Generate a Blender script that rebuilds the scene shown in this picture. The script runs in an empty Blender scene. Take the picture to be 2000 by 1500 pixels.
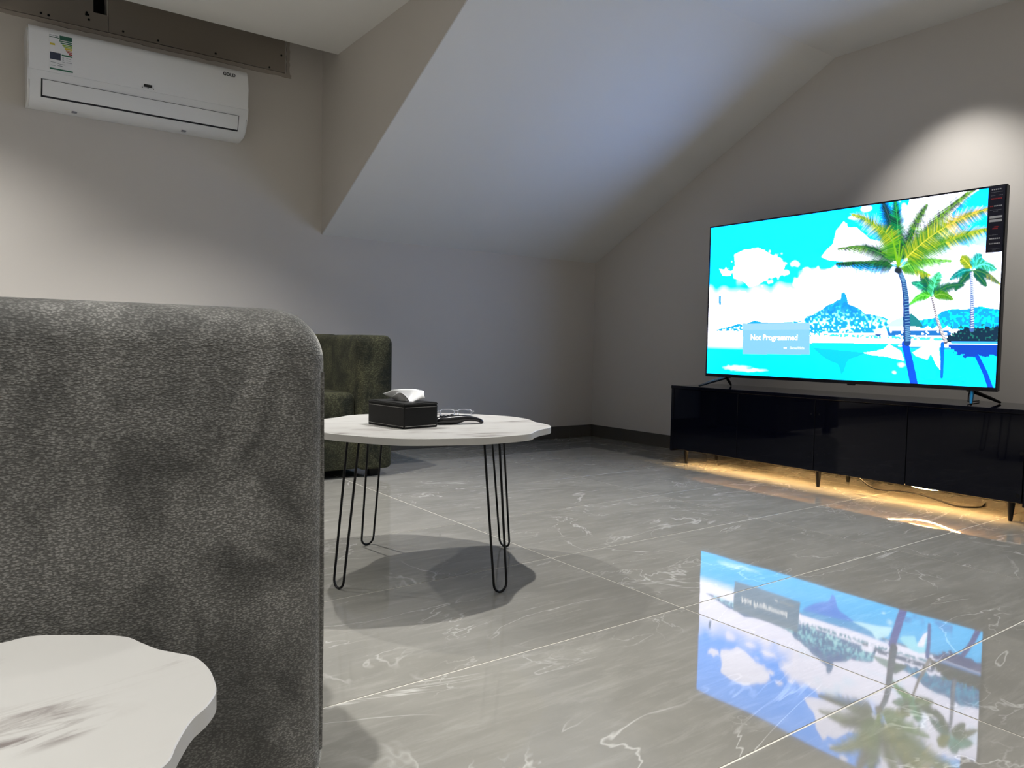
import bpy, bmesh, math, random
import numpy as np
from mathutils import Vector, Matrix

random.seed(7); np.random.seed(7)
PI = math.pi
scene = bpy.context.scene
C = scene.collection

# ------------------------------------------------------------------ camera
F_PX = 1470.43
cam_d = bpy.data.cameras.new('camera'); cam = bpy.data.objects.new('camera', cam_d); C.objects.link(cam)
cam_d.sensor_fit = 'HORIZONTAL'; cam_d.sensor_width = 36.0; cam_d.lens = 36.0*F_PX/2000.0
cam_d.clip_start = 0.02
r_ = Vector((0.8098, -0.5864, 0.0183)); u_ = Vector((0.0152, 0.0521, 0.9985)); f_ = Vector((0.5865, 0.8083, -0.0511))
f_.normalize(); r_ = (r_ - f_*r_.dot(f_)).normalized(); u_ = r_.cross(f_)
cam.matrix_world = Matrix(((r_.x, u_.x, -f_.x, 0), (r_.y, u_.y, -f_.y, 0), (r_.z, u_.z, -f_.z, 0.75), (0, 0, 0, 1)))
scene.camera = cam

# ------------------------------------------------------------------ world, lights, exposure
world = bpy.data.worlds.new('world'); scene.world = world; world.use_nodes = True
world.node_tree.nodes['Background'].inputs[0].default_value = (0.02, 0.02, 0.022, 1)
world.node_tree.nodes['Background'].inputs[1].default_value = 1.0
scene.view_settings.view_transform = 'Standard'; scene.view_settings.look = 'None'
scene.view_settings.gamma = 1.0; scene.view_settings.use_curve_mapping = False
scene.view_settings.exposure = 0.2
scene.cycles.caustics_refractive = False; scene.cycles.caustics_reflective = False
scene.cycles.use_adaptive_sampling = True; scene.cycles.adaptive_threshold = 0.12; scene.cycles.adaptive_min_samples = 20
scene.cycles.max_bounces = 8; scene.cycles.diffuse_bounces = 4; scene.cycles.glossy_bounces = 3; scene.cycles.transmission_bounces = 6

def downlight_or_fill(x, y, watts, cone=78, blend=0.55, col=(1.0, 0.98, 0.935), rad=0.02, z=2.505):
    l = bpy.data.lights.new('downlight_or_fill', 'SPOT'); l.energy = watts; l.color = col
    l.spot_size = math.radians(cone); l.spot_blend = blend; l.shadow_soft_size = rad
    o = bpy.data.objects.new('downlight_or_fill', l); C.objects.link(o); o.location = (x, y, z)
# recessed ceiling downlights (above the frame), then added fill spots left and rear
downlight_or_fill(1.88, 2.05, 172, 102, 0.75)
downlight_or_fill(1.02, 3.45, 135, 100, 0.75)
downlight_or_fill(0.08, 0.90, 135, 72, 0.7)
downlight_or_fill(3.84, 1.86, 78, 88, 0.75)
downlight_or_fill(-0.30, 3.72, 175, 116, 1.0)
downlight_or_fill(-1.5, 2.6, 430, 84, 0.8)  # added fill: brightens the left floor so it bounces onto ceiling and cheek
downlight_or_fill(-1.6, 0.6, 390, 84, 0.8)  # second added fill on the left, same bounce
downlight_or_fill(1.3, -1.2, 120, 134, 0.9)  # added rear fill for surfaces that face the camera
downlight_or_fill(3.3, -0.9, 240, 80, 0.8)  # added rear fill, lifts the ceiling by floor bounce
downlight_or_fill(0.0, -1.7, 220, 88, 0.8)  # added fill behind the camera, raises the ambient level

# ------------------------------------------------------------------ material helpers
def M_(name):
    m = bpy.data.materials.new(name); m.use_nodes = True
    nt = m.node_tree; b = nt.nodes['Principled BSDF']
    return m, nt, b
def plain(name, col, rough=0.5, metal=0.0, spec=0.5, emit=None, es=0.0, coat=0.0):
    m, nt, b = M_(name)
    b.inputs['Base Color'].default_value = (*col, 1); b.inputs['Roughness'].default_value = rough
    b.inputs['Metallic'].default_value = metal; b.inputs['Specular IOR Level'].default_value = spec
    b.inputs['Coat Weight'].default_value = coat
    if emit:
        b.inputs['Emission Color'].default_value = (*emit, 1); b.inputs['Emission Strength'].default_value = es
    return m
def N(nt, t, **kw):
    n = nt.nodes.new(t)
    for k, v in kw.items():
        setattr(n, k, v)
    return n
def L(nt, a, b): nt.links.new(a, b)
def math_n(nt, op, a, b=None, c=None, clamp=False):
    n = N(nt, 'ShaderNodeMath', operation=op); n.use_clamp = clamp
    for i, v in enumerate((a, b, c)):
        if v is None: continue
        if isinstance(v, (int, float)): n.inputs[i].default_value = v
        else: L(nt, v, n.inputs[i])
    return n.outputs[0]
def mix_c(nt, fac, a, b):
    n = N(nt, 'ShaderNodeMix', data_type='RGBA')
    for i, v in ((0, fac), (6, a), (7, b)):
        if isinstance(v, (int, float)): n.inputs[i].default_value = v
        elif isinstance(v, tuple): n.inputs[i].default_value = (*v, 1) if len(v) == 3 else v
        else: L(nt, v, n.inputs[i])
    return n.outputs[2]
def noise(nt, vec, scale, detail=4, rough=0.55, dist=0.0):
    n = N(nt, 'ShaderNodeTexNoise'); n.inputs['Scale'].default_value = scale; n.inputs['Detail'].default_value = detail
    n.inputs['Roughness'].default_value = rough; n.inputs['Distortion'].default_value = dist
    if vec is not None: L(nt, vec, n.inputs['Vector'])
    return n.outputs['Fac']
def mapping(nt, vec, scale=(1, 1, 1), loc=(0, 0, 0), rot=(0, 0, 0)):
    n = N(nt, 'ShaderNodeMapping'); L(nt, vec, n.inputs[0])
    n.inputs['Location'].default_value = loc; n.inputs['Rotation'].default_value = rot; n.inputs['Scale'].default_value = scale
    return n.outputs[0]
def ramp(nt, fac, a, b):   # smooth step a..b
    n = N(nt, 'ShaderNodeMapRange', interpolation_type='SMOOTHSTEP'); n.inputs[1].default_value = a; n.inputs[2].default_value = b
    L(nt, fac, n.inputs[0]); return n.outputs[0]
def bump(nt, b, h, strength, dist):
    n = N(nt, 'ShaderNodeBump'); n.inputs['Strength'].default_value = strength; n.inputs['Distance'].default_value = dist
    L(nt, h, n.inputs['Height']); L(nt, n.outputs[0], b.inputs['Normal'])

def paint_mat(name, col, rough=0.75, spec=0.3):
    m, nt, b = M_(name); tc = N(nt, 'ShaderNodeTexCoord').outputs['Object']
    big = noise(nt, tc, 1.3, 3); fine = noise(nt, tc, 180, 2)
    c2 = tuple(v*0.94 for v in col)
    L(nt, mix_c(nt, big, col, c2), b.inputs['Base Color'])
    b.inputs['Roughness'].default_value = rough; b.inputs['Specular IOR Level'].default_value = spec
    med = noise(nt, tc, 9, 3)
    h = math_n(nt, 'ADD', math_n(nt, 'MULTIPLY', fine, 0.12), math_n(nt, 'MULTIPLY', med, 1.0))
    bump(nt, b, h, 0.35, 0.0015)
    return m

def tile_mat():
    m, nt, b = M_('polished_grey_tile')
    tc = N(nt, 'ShaderNodeTexCoord').outputs['Object']; oi = N(nt, 'ShaderNodeObjectInfo')
    off = N(nt, 'ShaderNodeCombineXYZ'); rnd = oi.outputs['Random']
    L(nt, math_n(nt, 'MULTIPLY', rnd, 37.0), off.inputs[0]); L(nt, math_n(nt, 'MULTIPLY', rnd, 91.0), off.inputs[1])
    L(nt, math_n(nt, 'MULTIPLY', rnd, 13.0), off.inputs[2])
    add = N(nt, 'ShaderNodeVectorMath', operation='ADD'); L(nt, tc, add.inputs[0]); L(nt, off.outputs[0], add.inputs[1])
    v = add.outputs[0]
    clouds = noise(nt, mapping(nt, v, (1.2, 2.4, 1)), 1.8, 5, 0.6, 0.6)
    streak = noise(nt, mapping(nt, v, (2.0, 13.0, 1), rot=(0, 0, 0.25)), 2.6, 7, 0.68, 0.5)
    speck = noise(nt, v, 160, 2)
    base = mix_c(nt, ramp(nt, clouds, 0.3, 0.72), (0.235, 0.228, 0.206), (0.295, 0.286, 0.259))
    base = mix_c(nt, math_n(nt, 'MULTIPLY', ramp(nt, streak, 0.45, 0.75), 0.24), base, (0.50, 0.49, 0.455))
    base = mix_c(nt, math_n(nt, 'MULTIPLY', ramp(nt, speck, 0.55, 0.75), 0.12), base, (0.22, 0.215, 0.20))
    def vein(rot, scl, ns, dist, w, m0, m1, seed):
        vv = mapping(nt, v, scl, loc=(seed, seed*1.7, 0), rot=(0, 0, rot))
        n1 = noise(nt, vv, ns, 5, 0.55, dist)
        a = math_n(nt, 'ABSOLUTE', math_n(nt, 'SUBTRACT', n1, 0.5))
        wv = math_n(nt, 'MULTIPLY_ADD', noise(nt, vv, ns*3, 2), w*1.6, w*0.2)
        line = math_n(nt, 'SUBTRACT', 1.0, math_n(nt, 'DIVIDE', a, wv), clamp=True)
        msk = ramp(nt, noise(nt, mapping(nt, v, (1, 1, 1), loc=(seed*3, -seed, 0)), 2.3, 2), m0, m1)
        return math_n(nt, 'MULTIPLY', line, msk)
    v1 = vein(0.45, (1.0, 2.1, 1), 1.1, 0.9, 0.008, 0.47, 0.60, 3.1)
    v2 = vein(-0.7, (1.0, 1.9, 1), 1.7, 1.2, 0.006, 0.49, 0.64, 8.4)
    v3 = vein(0.15, (0.7, 2.6, 1), 2.6, 0.6, 0.010, 0.54, 0.70, 5.2)
    vs = math_n(nt, 'MAXIMUM', math_n(nt, 'MAXIMUM', v1, v2), math_n(nt, 'MULTIPLY', v3, 0.6))
    col = mix_c(nt, math_n(nt, 'MULTIPLY', vs, 0.48), base, (0.76, 0.75, 0.72))
    L(nt, col, b.inputs['Base Color'])
    b.inputs['Roughness'].default_value = 0.035; b.inputs['IOR'].default_value = 1.47
    b.inputs['Specular IOR Level'].default_value = 0.5
    bump(nt, b, noise(nt, mapping(nt, v, (1, 1, 1)), 3.2, 1), 0.10, 0.006)
    return m

def marble_top_mat(name, loc, rot):
    m, nt, b = M_(name); tc = N(nt, 'ShaderNodeTexCoord').outputs['Object']
    v = mapping(nt, tc, (1, 1, 1), loc=loc, rot=(0, 0, rot))
    st = noise(nt, mapping(nt, v, (2.2, 11, 1)), 2.4, 6, 0.6, 1.2)
    patch = noise(nt, mapping(nt, v, (1, 1.8, 1)), 4.4, 3, 0.5, 0.4)
    msk = ramp(nt, patch, 0.44, 0.60)
    dark = math_n(nt, 'MULTIPLY', ramp(nt, st, 0.48, 0.68), msk)
    a = math_n(nt, 'ABSOLUTE', math_n(nt, 'SUBTRACT', noise(nt, mapping(nt, v, (1.5, 7, 1), loc=(4, 2, 0)), 2.2, 5, 0.6, 1.0), 0.5))
    thin = math_n(nt, 'MULTIPLY', math_n(nt, 'SUBTRACT', 1.0, math_n(nt, 'DIVIDE', a, 0.035), clamp=True), ramp(nt, patch, 0.42, 0.6))
    base = mix_c(nt, noise(nt, v, 5, 3), (0.50, 0.49, 0.47), (0.56, 0.552, 0.53))
    c = mix_c(nt, math_n(nt, 'MULTIPLY', thin, 0.35), base, (0.30, 0.27, 0.25))
    c = mix_c(nt, math_n(nt, 'MULTIPLY', dark, 0.85), c, (0.15, 0.12, 0.115))
    L(nt, c, b.inputs['Base Color']); b.inputs['Roughness'].default_value = 0.32
    return m

def velvet_mat(name, c_dark, c_light, nub=260, sheen=0.6, tint=(0.8, 0.8, 0.75)):
    m, nt, b = M_(name); tc = N(nt, 'ShaderNodeTexCoord').outputs['Object']
    blot = noise(nt, mapping(nt, tc, (1, 1, 0.8)), 7, 5, 0.62, 0.5)
    streak = noise(nt, mapping(nt, tc, (2.2, 2.2, 0.7), loc=(3, 1, 2)), 6, 3, 0.6, 0.4)
    vor = N(nt, 'ShaderNodeTexVoronoi'); vor.inputs['Scale'].default_value = nub
    L(nt, mapping(nt, tc, (0.6, 0.6, 1.25), rot=(0, 0.35, 0)), vor.inputs['Vector'])
    warp = noise(nt, tc, nub*0.7, 3, 0.6)
    h = math_n(nt, 'ADD', math_n(nt, 'MULTIPLY', math_n(nt, 'SUBTRACT', 1.0, vor.outputs['Distance']), 0.7), math_n(nt, 'MULTIPLY', warp, 0.8))
    f = math_n(nt, 'MULTIPLY', ramp(nt, blot, 0.34, 0.66), math_n(nt, 'ADD', 0.45, math_n(nt, 'MULTIPLY', streak, 1.0)), clamp=True)
    c = mix_c(nt, f, c_dark, c_light)
    c = mix_c(nt, math_n(nt, 'MULTIPLY', ramp(nt, h, 0.98, 0.66), 0.62), c, tuple(v*0.25 for v in c_dark))  # shade between the nubs painted in: low pile darkened
    L(nt, c, b.inputs['Base Color']); b.inputs['Roughness'].default_value = 0.85
    b.inputs['Specular IOR Level'].default_value = 0.2
    b.inputs['Sheen Weight'].default_value = sheen; b.inputs['Sheen Roughness'].default_value = 0.35
    b.inputs['Sheen Tint'].default_value = (*tint, 1)
    bump(nt, b, h, 0.7, 0.0014)
    return m

MAT = {}
MAT['wall'] = paint_mat('greige_wall_paint', (0.62, 0.585, 0.55))
MAT['ceil'] = paint_mat('white_ceiling_paint', (0.78, 0.77, 0.755))
MAT['tile'] = tile_mat()
MAT['grout'] = plain('beige_grout', (0.74, 0.71, 0.64), 0.8)
MAT['skirt'] = plain('grey_tile_skirting', (0.085, 0.078, 0.068), 0.22)
MAT['board'] = paint_mat('brown_cement_board', (0.31, 0.27, 0.23), 0.85)
MAT['plaster'] = paint_mat('raw_plaster', (0.40, 0.355, 0.31), 0.9)
MAT['black'] = plain('black_metal', (0.004, 0.004, 0.005), 0.42, spec=0.25)
MAT['recess_shade'] = plain('painted_recess_shade', (0.012, 0.012, 0.016), 0.9)  # flat near-black colour standing in for shade inside gaps and recesses
MAT['gloss'] = plain('blue_black_lacquer', (0.0025, 0.003, 0.008), 0.035, spec=0.25)
MAT['mdf'] = plain('tan_board', (0.52, 0.36, 0.22), 0.6)
MAT['white'] = plain('white_plastic', (0.72, 0.73, 0.75), 0.28)
MAT['white2'] = plain('white_plastic_panel', (0.76, 0.77, 0.79), 0.12)
MAT['darkplastic'] = plain('black_plastic', (0.006, 0.006, 0.008), 0.25)
MAT['leather'] = paint_mat('black_leather', (0.007, 0.007, 0.007), 0.55, 0.2)
MAT['thread'] = plain('white_thread', (0.62, 0.60, 0.57), 0.8)
MAT['tissue'] = plain('tissue_paper', (0.86, 0.87, 0.89), 0.9)
MAT['led'] = plain('warm_led', (1, 0.8, 0.5), 0.5, emit=(1.0, 0.64, 0.26), es=230.0)
MAT['tvframe'] = plain('tv_bezel', (0.004, 0.005, 0.012), 0.25)
MAT['chrome'] = plain('polished_metal', (0.35, 0.36, 0.38), 0.12, metal=1.0)
MAT['velvet_grey'] = velvet_mat('grey_chenille', (0.12, 0.119, 0.114), (0.32, 0.315, 0.30), 360, 1.0)
MAT['velvet_green'] = velvet_mat('dark_green_velvet', (0.022, 0.024, 0.017), (0.090, 0.090, 0.050), 160, 0.22, (0.6, 0.62, 0.45))
MAT['velvet_olive_lit'] = velvet_mat('green_velvet_lit_copy', (0.055, 0.055, 0.030), (0.16, 0.15, 0.085), 160, 0.3, (0.7, 0.68, 0.45))  # lit copy of the green velvet: lighter olive painted on the backrest
MAT['marble_a'] = marble_top_mat('white_marble_laminate', (0.3, 0.1, 0), 0.35)
MAT['marble_b'] = marble_top_mat('white_marble_laminate_small', (1.1, 0.55, 0), -0.25)
MAT['marble_edge'] = plain('white_laminate_edge', (0.62, 0.61, 0.595), 0.4)
m, nt, b = M_('spectacle_frame'); b.inputs['Base Color'].default_value = (0.75, 0.8, 0.9, 1); b.inputs['Transmission Weight'].default_value = 0.75
b.inputs['Roughness'].default_value = 0.08; MAT['clear'] = m
m, nt, b = M_('lens_glass'); b.inputs['Base Color'].default_value = (0.97, 0.98, 1, 1); b.inputs['Transmission Weight'].default_value = 1.0
b.inputs['Roughness'].default_value = 0.0; b.inputs['IOR'].default_value = 1.2; MAT['lens'] = m

# ------------------------------------------------------------------ mesh helpers
def obj(name, bm_or_me, mat, parent=None, smooth=False):
    if isinstance(bm_or_me, bmesh.types.BMesh):
        me = bpy.data.meshes.new(name)
        bmesh.ops.recalc_face_normals(bm_or_me, faces=bm_or_me.faces)
        bm_or_me.to_mesh(me); bm_or_me.free()
    else: me = bm_or_me
    mats = mat if isinstance(mat, (list, tuple)) else [mat]
    for k in mats:
        me.materials.append(MAT[k] if isinstance(k, str) else k)
    if smooth:
        me.polygons.foreach_set('use_smooth', [True]*len(me.polygons))
        if smooth != 'all':
            me.set_sharp_from_angle(angle=math.radians(40))
    o = bpy.data.objects.new(name, me); C.objects.link(o)
    if parent is not None: o.parent = parent
    return o
def thing(name, label, cat, loc=(0, 0, 0), rz=0.0, group=None):
    o = bpy.data.objects.new(name, None); C.objects.link(o); o.location = loc; o.rotation_euler = (0, 0, rz)
    o.empty_display_size = 0.05
    o['label'] = label; o['category'] = cat
    if group: o['group'] = group
    return o
def struct(o, label=None):
    o['kind'] = 'structure'
    if label: o['label'] = label
    return o
def box(bm, x0, x1, y0, y1, z0, z1, mi=0):
    vs = [bm.verts.new((x, y, z)) for z in (z0, z1) for y in (y0, y1) for x in (x0, x1)]
    for q in ((0, 2, 3, 1), (4, 5, 7, 6), (0, 1, 5, 4), (2, 6, 7, 3), (0, 4, 6, 2), (1, 3, 7, 5)):
        f = bm.faces.new([vs[i] for i in q]); f.material_index = mi
    return vs
def B(): return bmesh.new()
def bevel_box(x0, x1, y0, y1, z0, z1, r=0.004, seg=2):
    bm = B(); box(bm, x0, x1, y0, y1, z0, z1)
    bmesh.ops.bevel(bm, geom=bm.edges[:], offset=r, segments=seg, profile=0.5, affect='EDGES')
    return bm
def prism(bm, pts, axis, a, b_):
    """polygon pts in the plane normal to axis ('x': (y,z), 'y': (x,z), 'z': (x,y)), from a to b_"""
    def P(p, t):
        return {'x': (t, p[0], p[1]), 'y': (p[0], t, p[1]), 'z': (p[0], p[1], t)}[axis]
    v0 = [bm.verts.new(P(p, a)) for p in pts]; v1 = [bm.verts.new(P(p, b_)) for p in pts]
    n = len(pts)
    bm.faces.new(v0); bm.faces.new(v1[::-1])
    for i in range(n):
        bm.faces.new((v0[i], v0[(i+1) % n], v1[(i+1) % n], v1[i]))
def tube(bm, path, r, seg=8, closed=False):
    path = [Vector(p) for p in path]; n = len(path); rings = []
    prev = None
    for i, p in enumerate(path):
        if closed: t = path[(i+1) % n] - path[i-1]
        else: t = path[min(i+1, n-1)] - path[max(i-1, 0)]
        t.normalize()
        if prev is None:
            a = Vector((0, 0, 1)) if abs(t.z) < 0.9 else Vector((1, 0, 0))
            prev = (a - t*a.dot(t)).normalized()
        else: prev = (prev - t*prev.dot(t)).normalized()
        bi = t.cross(prev); rr = r[i] if isinstance(r, (list, tuple)) else r
        rings.append([bm.verts.new(p + prev*rr*math.cos(2*PI*k/seg) + bi*rr*math.sin(2*PI*k/seg)) for k in range(seg)])
    m = n if closed else n-1
    for i in range(m):
        a, c = rings[i], rings[(i+1) % n]
        for k in range(seg):
            bm.faces.new((a[k], a[(k+1) % seg], c[(k+1) % seg], c[k]))
    if not closed:
        bm.faces.new(rings[0][::-1]); bm.faces.new(rings[-1])
def cone(bm, x, y, z0, z1, r0, r1, seg=16):
    tube(bm, [(x, y, z0), (x, y, z1)], [r0, r1], seg)
def rrect(w, h, r, seg=8):
    """rounded rectangle outline centred at 0, counter-clockwise; r = (bl, br, tr, tl) or number"""
    rs = r if isinstance(r, (list, tuple)) else (r,)*4
    out = []
    cs = ((-w/2, -h/2, PI, 1, 1), (w/2, -h/2, 1.5*PI, -1, 1), (w/2, h/2, 0, -1, -1), (-w/2, h/2, 0.5*PI, 1, -1))
    for (cx, cy, a0, sx, sy), rr in zip(cs, rs):
        rr = max(rr, 0.0005)
        for k in range(seg+1):
            a = a0 + k/seg*PI/2
            out.append((cx + sx*rr + rr*math.cos(a), cy + sy*rr + rr*math.sin(a)))
    return out
def slab(w, h, t, rc, re, bulge=0.0, seg=8, eseg=5, face_loops=4):
    """upholstered slab: outline in x-z (w x h, base at z=0), thickness t along y (0..t), rounded rims, slightly puffed faces"""
    bm = B(); rings = []
    rcs = rc if isinstance(rc, (list, tuple)) else (rc,)*4
    def ring(inset, y):
        pts = rrect(w-2*inset, h-2*inset, [max(q-inset, 0.001) for q in rcs], seg)
        rings.append([bm.verts.new((x, y, z+h/2)) for x, z in pts])
    m = min(w, h)/2
    ins = [re + (m*0.92-re)*(1-k/face_loops) for k in range(face_loops)]
    for q in ins: ring(q, -bulge*min(1, math.sin(min(1, (q-re)/(m*0.5))*PI/2)))
    for k in range(eseg+1):
        a = k/eseg*PI/2; ring(re*(1-math.sin(a)), re*(1-math.cos(a)))
    for k in range(eseg+1):
        a = (1-k/eseg)*PI/2; ring(re*(1-math.sin(a)), t-re*(1-math.cos(a)))
    for q in ins[::-1]: ring(q, t+bulge*min(1, math.sin(min(1, (q-re)/(m*0.5))*PI/2)))
    n = len(rings[0])
    for a, c in zip(rings, rings[1:]):
        for k in range(n): bm.faces.new((a[k], a[(k+1) % n], c[(k+1) % n], c[k]))
    bm.faces.new(rings[0][::-1]); bm.faces.new(rings[-1])
    return bm
def xf(bm, mat):
    bmesh.ops.transform(bm, matrix=mat, verts=bm.verts[:]); return bm
def text_mesh(name, s, size, mat, parent, matrix, extrude=0.0004, offset=0.0, align='LEFT'):
    cu = bpy.data.curves.new(name, 'FONT'); cu.body = s; cu.size = size; cu.extrude = extrude; cu.offset = offset
    cu.align_x = align; cu.resolution_u = 3
    t = bpy.data.objects.new(name+'_src', cu); C.objects.link(t)
    dg = bpy.context.evaluated_depsgraph_get(); dg.update()
    me = bpy.data.meshes.new_from_object(t.evaluated_get(dg)); bpy.data.objects.remove(t)
    me.materials.clear(); me.transform(matrix); me.name = name
    return obj(name, me, mat, parent)

# ------------------------------------------------------------------ room
XR, YB, XL, YF, ZC = 4.274, 4.734, -3.0, -2.6, 2.52      # right wall, back wall, left wall, front wall, ceiling
XD, YS, ZK, YSL = 1.883, 4.485, 1.447, 2.627             # dormer cheek, slot edge, knee height, slope top
ZT = 2.95
bm = B(); box(bm, XL, XR, YF, YB, -0.08, -0.0012)
floor = struct(obj('floor', bm, 'grout'))
def tile_mesh(w, d):
    bm = B(); box(bm, -w/2, w/2, -d/2, d/2, -0.009, 0.0)
    top = [e for e in bm.edges if all(v.co.z > -0.001 for v in e.verts)]
    bmesh.ops.bevel(bm, geom=top, offset=0.0007, segments=1, affect='EDGES')
    return bm
TX, TY, G = 1.179, 0.6048, 0.0040
xs = [1.6706 + TX*k for k in range(-4, 3)]; ys = [1.4420 + TY*k for k in range(-7, 6)]
xs = [XL] + [x for x in xs if XL+0.05 < x < XR-0.05] + [XR]; ys = [YF] + [y for y in ys if YF+0.03 < y < YB-0.03] + [YB]
cache = {}
for i in range(len(xs)-1):
    for j in range(len(ys)-1):
        w, d = xs[i+1]-xs[i]-G, ys[j+1]-ys[j]-G
        key = (round(w, 4), round(d, 4))
        if key not in cache:
            t = obj('tile', tile_mesh(w, d), 'tile', floor); cache[key] = t.data
        else:
            t = bpy.data.objects.new('tile', cache[key]); C.objects.link(t); t.parent = floor
        t.location = ((xs[i]+xs[i+1])/2, (ys[j]+ys[j+1])/2, 0)

NX0, NX1, NZ = 0.585, 0.652, 2.508       # open notch in the wall above the air conditioner
bm = B()
box(bm, XL-0.12, NX0, YB, YB+0.12, -0.08, ZT); box(bm, NX1, XR+0.12, YB, YB+0.12, -0.08, ZT)
box(bm, NX0, NX1, YB, YB+0.12, -0.08, NZ); box(bm, NX0, NX1, YB+0.1, YB+0.12, NZ, ZT)
wall_back = struct(obj('wall_back', bm, 'wall'))
bm = B(); box(bm, XR, XR+0.12, YF-0.12, YB, -0.08, ZT); wall_right = struct(obj('wall_right', bm, 'wall'))
bm = B(); box(bm, XL-0.12, XL, YF-0.12, YB, -0.08, ZT); struct(obj('wall_left', bm, 'wall'))
bm = B(); box(bm, XL, XR, YF-0.12, YF, -0.08, ZT); struct(obj('wall_front', bm, 'wall'))
bm = B()
prism(bm, [(XL, YF), (XR, YF), (XR, YSL), (XD, YSL), (XD, YS), (XL, YS)], 'z', ZC, ZC+0.03)
box(bm, XL, XR, YF, YB, ZT, ZT+0.05)
struct(obj('ceiling', bm, 'ceil'))
bm = B(); prism(bm, [(YSL, ZC), (YB, ZK), (YB, ZT), (YSL, ZT)], 'x', XD+0.006, XR)
struct(obj('ceiling_sloped', bm, 'ceil'))
bm = B(); prism(bm, [(YSL, ZC), (YB, ZK), (YB, ZT), (YSL, ZT)], 'x', XD, XD+0.006)
struct(obj('wall_dormer', bm, 'wall'))
bm = B(); box(bm, NX0-0.001, NX1+0.001, YB+0.098, YB+0.0999, NZ, 2.9); obj('notch_shade_plate', bm, 'recess_shade', wall_back)  # dark plate painted as the shade deep in the notch

# cement boards on the back wall above the air conditioner, with screws
bm = B(); box(bm, -2.6, NX0, YB-0.012, YB, 2.42, 2.88); box(bm, NX0, NX1+0.003, YB-0.012, YB, 2.42, NZ)
cb1 = obj('cement_board', bm, 'board', wall_back)
bm = B(); box(bm, NX1+0.006, 1.637, YB-0.012, YB, 2.42, 2.88)
cb2 = obj('cement_board', bm, 'board', wall_back)
sm = None
for par, pts in ((cb1, [(0.344, 2.439), (0.378, 2.436), (0.551, 2.486), (0.560, 2.487), (0.553, 2.497), (0.563, 2.462), (-0.1, 2.44)]), (cb2, [(0.729, 2.442), (0.907, 2.437), (1.22, 2.439), (1.612, 2.521), (1.538, 2.432)])):
    for x, z in pts:
        if sm is None:
            bm = B(); tube(bm, [(0, 0.002, 0), (0, -0.0025, 0)], 0.0062, 8); s = obj('screw', bm, 'black', par); sm = s.data
        else:
            s = bpy.data.objects.new('screw', sm); C.objects.link(s); s.parent = par
        s.location = (x, YB-0.012, z)
# ragged plaster lip under and beside the board
bm = B(); top = []; bot = []
for k in range(70):
    x = -1.2 + k*(1.678+1.2)/69
    top.append((x, 2.4175 + random.uniform(-0.0025, 0.002))); bot.append((x, 2.397 + random.uniform(-0.004, 0.004)))
prism(bm, bot + top[::-1], 'y', YB-0.006, YB)
obj('plaster_lip', bm, 'plaster', wall_back)
bm = B(); rt = []; lf = []
for k in range(30):
    z = 2.40 + k*0.45/29
    rt.append((1.668 + random.uniform(-0.003, 0.003), z)); lf.append((1.648 + random.uniform(-0.003, 0.003), z))
prism(bm, rt + lf[::-1], 'y', YB-0.0055, YB)
obj('plaster_lip', bm, 'plaster', wall_back)

# skirting tiles
def skirting(name, segs, axis):
    root = struct(thing(name, 'x', 'x')); del root['label']; del root['category']
    for a, b_ in segs:
        bm = bevel_box(a+0.001, b_-0.001, YB-0.011, YB, 0.0, 0.097, 0.0015, 1) if axis == 'x' else bevel_box(XR-0.011, XR, a+0.001, b_-0.001, 0.0, 0.097, 0.0015, 1)
        obj('skirting_tile', bm, 'skirt', root)
cuts = [XL] + [x for x in xs[1:-1]] + [XR-0.011]
skirting('baseboard_back', list(zip(cuts, cuts[1:])), 'x')
cutsy = [YF + k*1.22 for k in range(6)] + [YB]
skirting('baseboard_right', list(zip(cutsy, cutsy[1:])), 'y')

# ------------------------------------------------------------------ armchairs
def armchair(name, label, mat, loc, rz, W, D, H, aw, bt, rc, seat_h, z0, group, bmat=None):
    """origin at floor, centre of the back face; chair faces +y; width along x"""
    t = thing(name, label, 'armchair', loc, rz, group)
    bk = xf(slab(W, H-z0, bt, (0.03, 0.03, rc+0.02, rc+0.02), 0.06, 0.012, 12, 8, 5), Matrix.Translation((0, 0, z0)))
    bk = obj('backrest', bk, bmat or mat, t, 'all')
    for s in (-1, 1):                       # welted seam along each side of the back
        bm = B(); x = s*(W/2-0.012)
        tube(bm, [(x, 0.026, z0+0.05), (x+s*0.0008, 0.024, z0+0.3), (x, 0.026, H-rc-0.035)], 0.0045, 8); obj('piping', bm, mat, bk, True)
    for s in (-1, 1):
        bm = slab(D-bt+0.03, H-z0-0.006, aw, (0.02, 0.02, 0.05, 0.05), 0.04, 0.006, 10, 6, 4)
        xf(bm, Matrix.Translation((s*(W/2-aw/2), bt-0.03+(D-bt+0.03)/2, z0)) @ Matrix.Rotation(PI/2, 4, 'Z') @ Matrix.Translation((0, -aw/2, 0)))
        obj('arm', bm, mat, t, 'all')
    iw = W-2*aw
    bm = slab(iw-0.004, 0.17, D-bt-0.015, 0.04, 0.035, 0.004, 8, 5, 3)
    obj('seat_cushion', xf(bm, Matrix.Translation((0, bt-0.01, seat_h-0.17))), mat, t, 'all')
    bm = bevel_box(-iw/2-0.01, iw/2+0.01, bt-0.02, D-0.03, z0+0.004, seat_h-0.165, 0.015, 3)
    obj('seat_base', bm, mat, t, True)
    for sx in (-1, 1):
        for y in (0.08, D-0.08):
            obj('leg', bevel_box(sx*(W/2-0.09)-0.03, sx*(W/2-0.09)+0.03, y-0.03, y+0.03, 0, z0+0.03, 0.004, 1), 'black', t)
    return t
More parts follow.
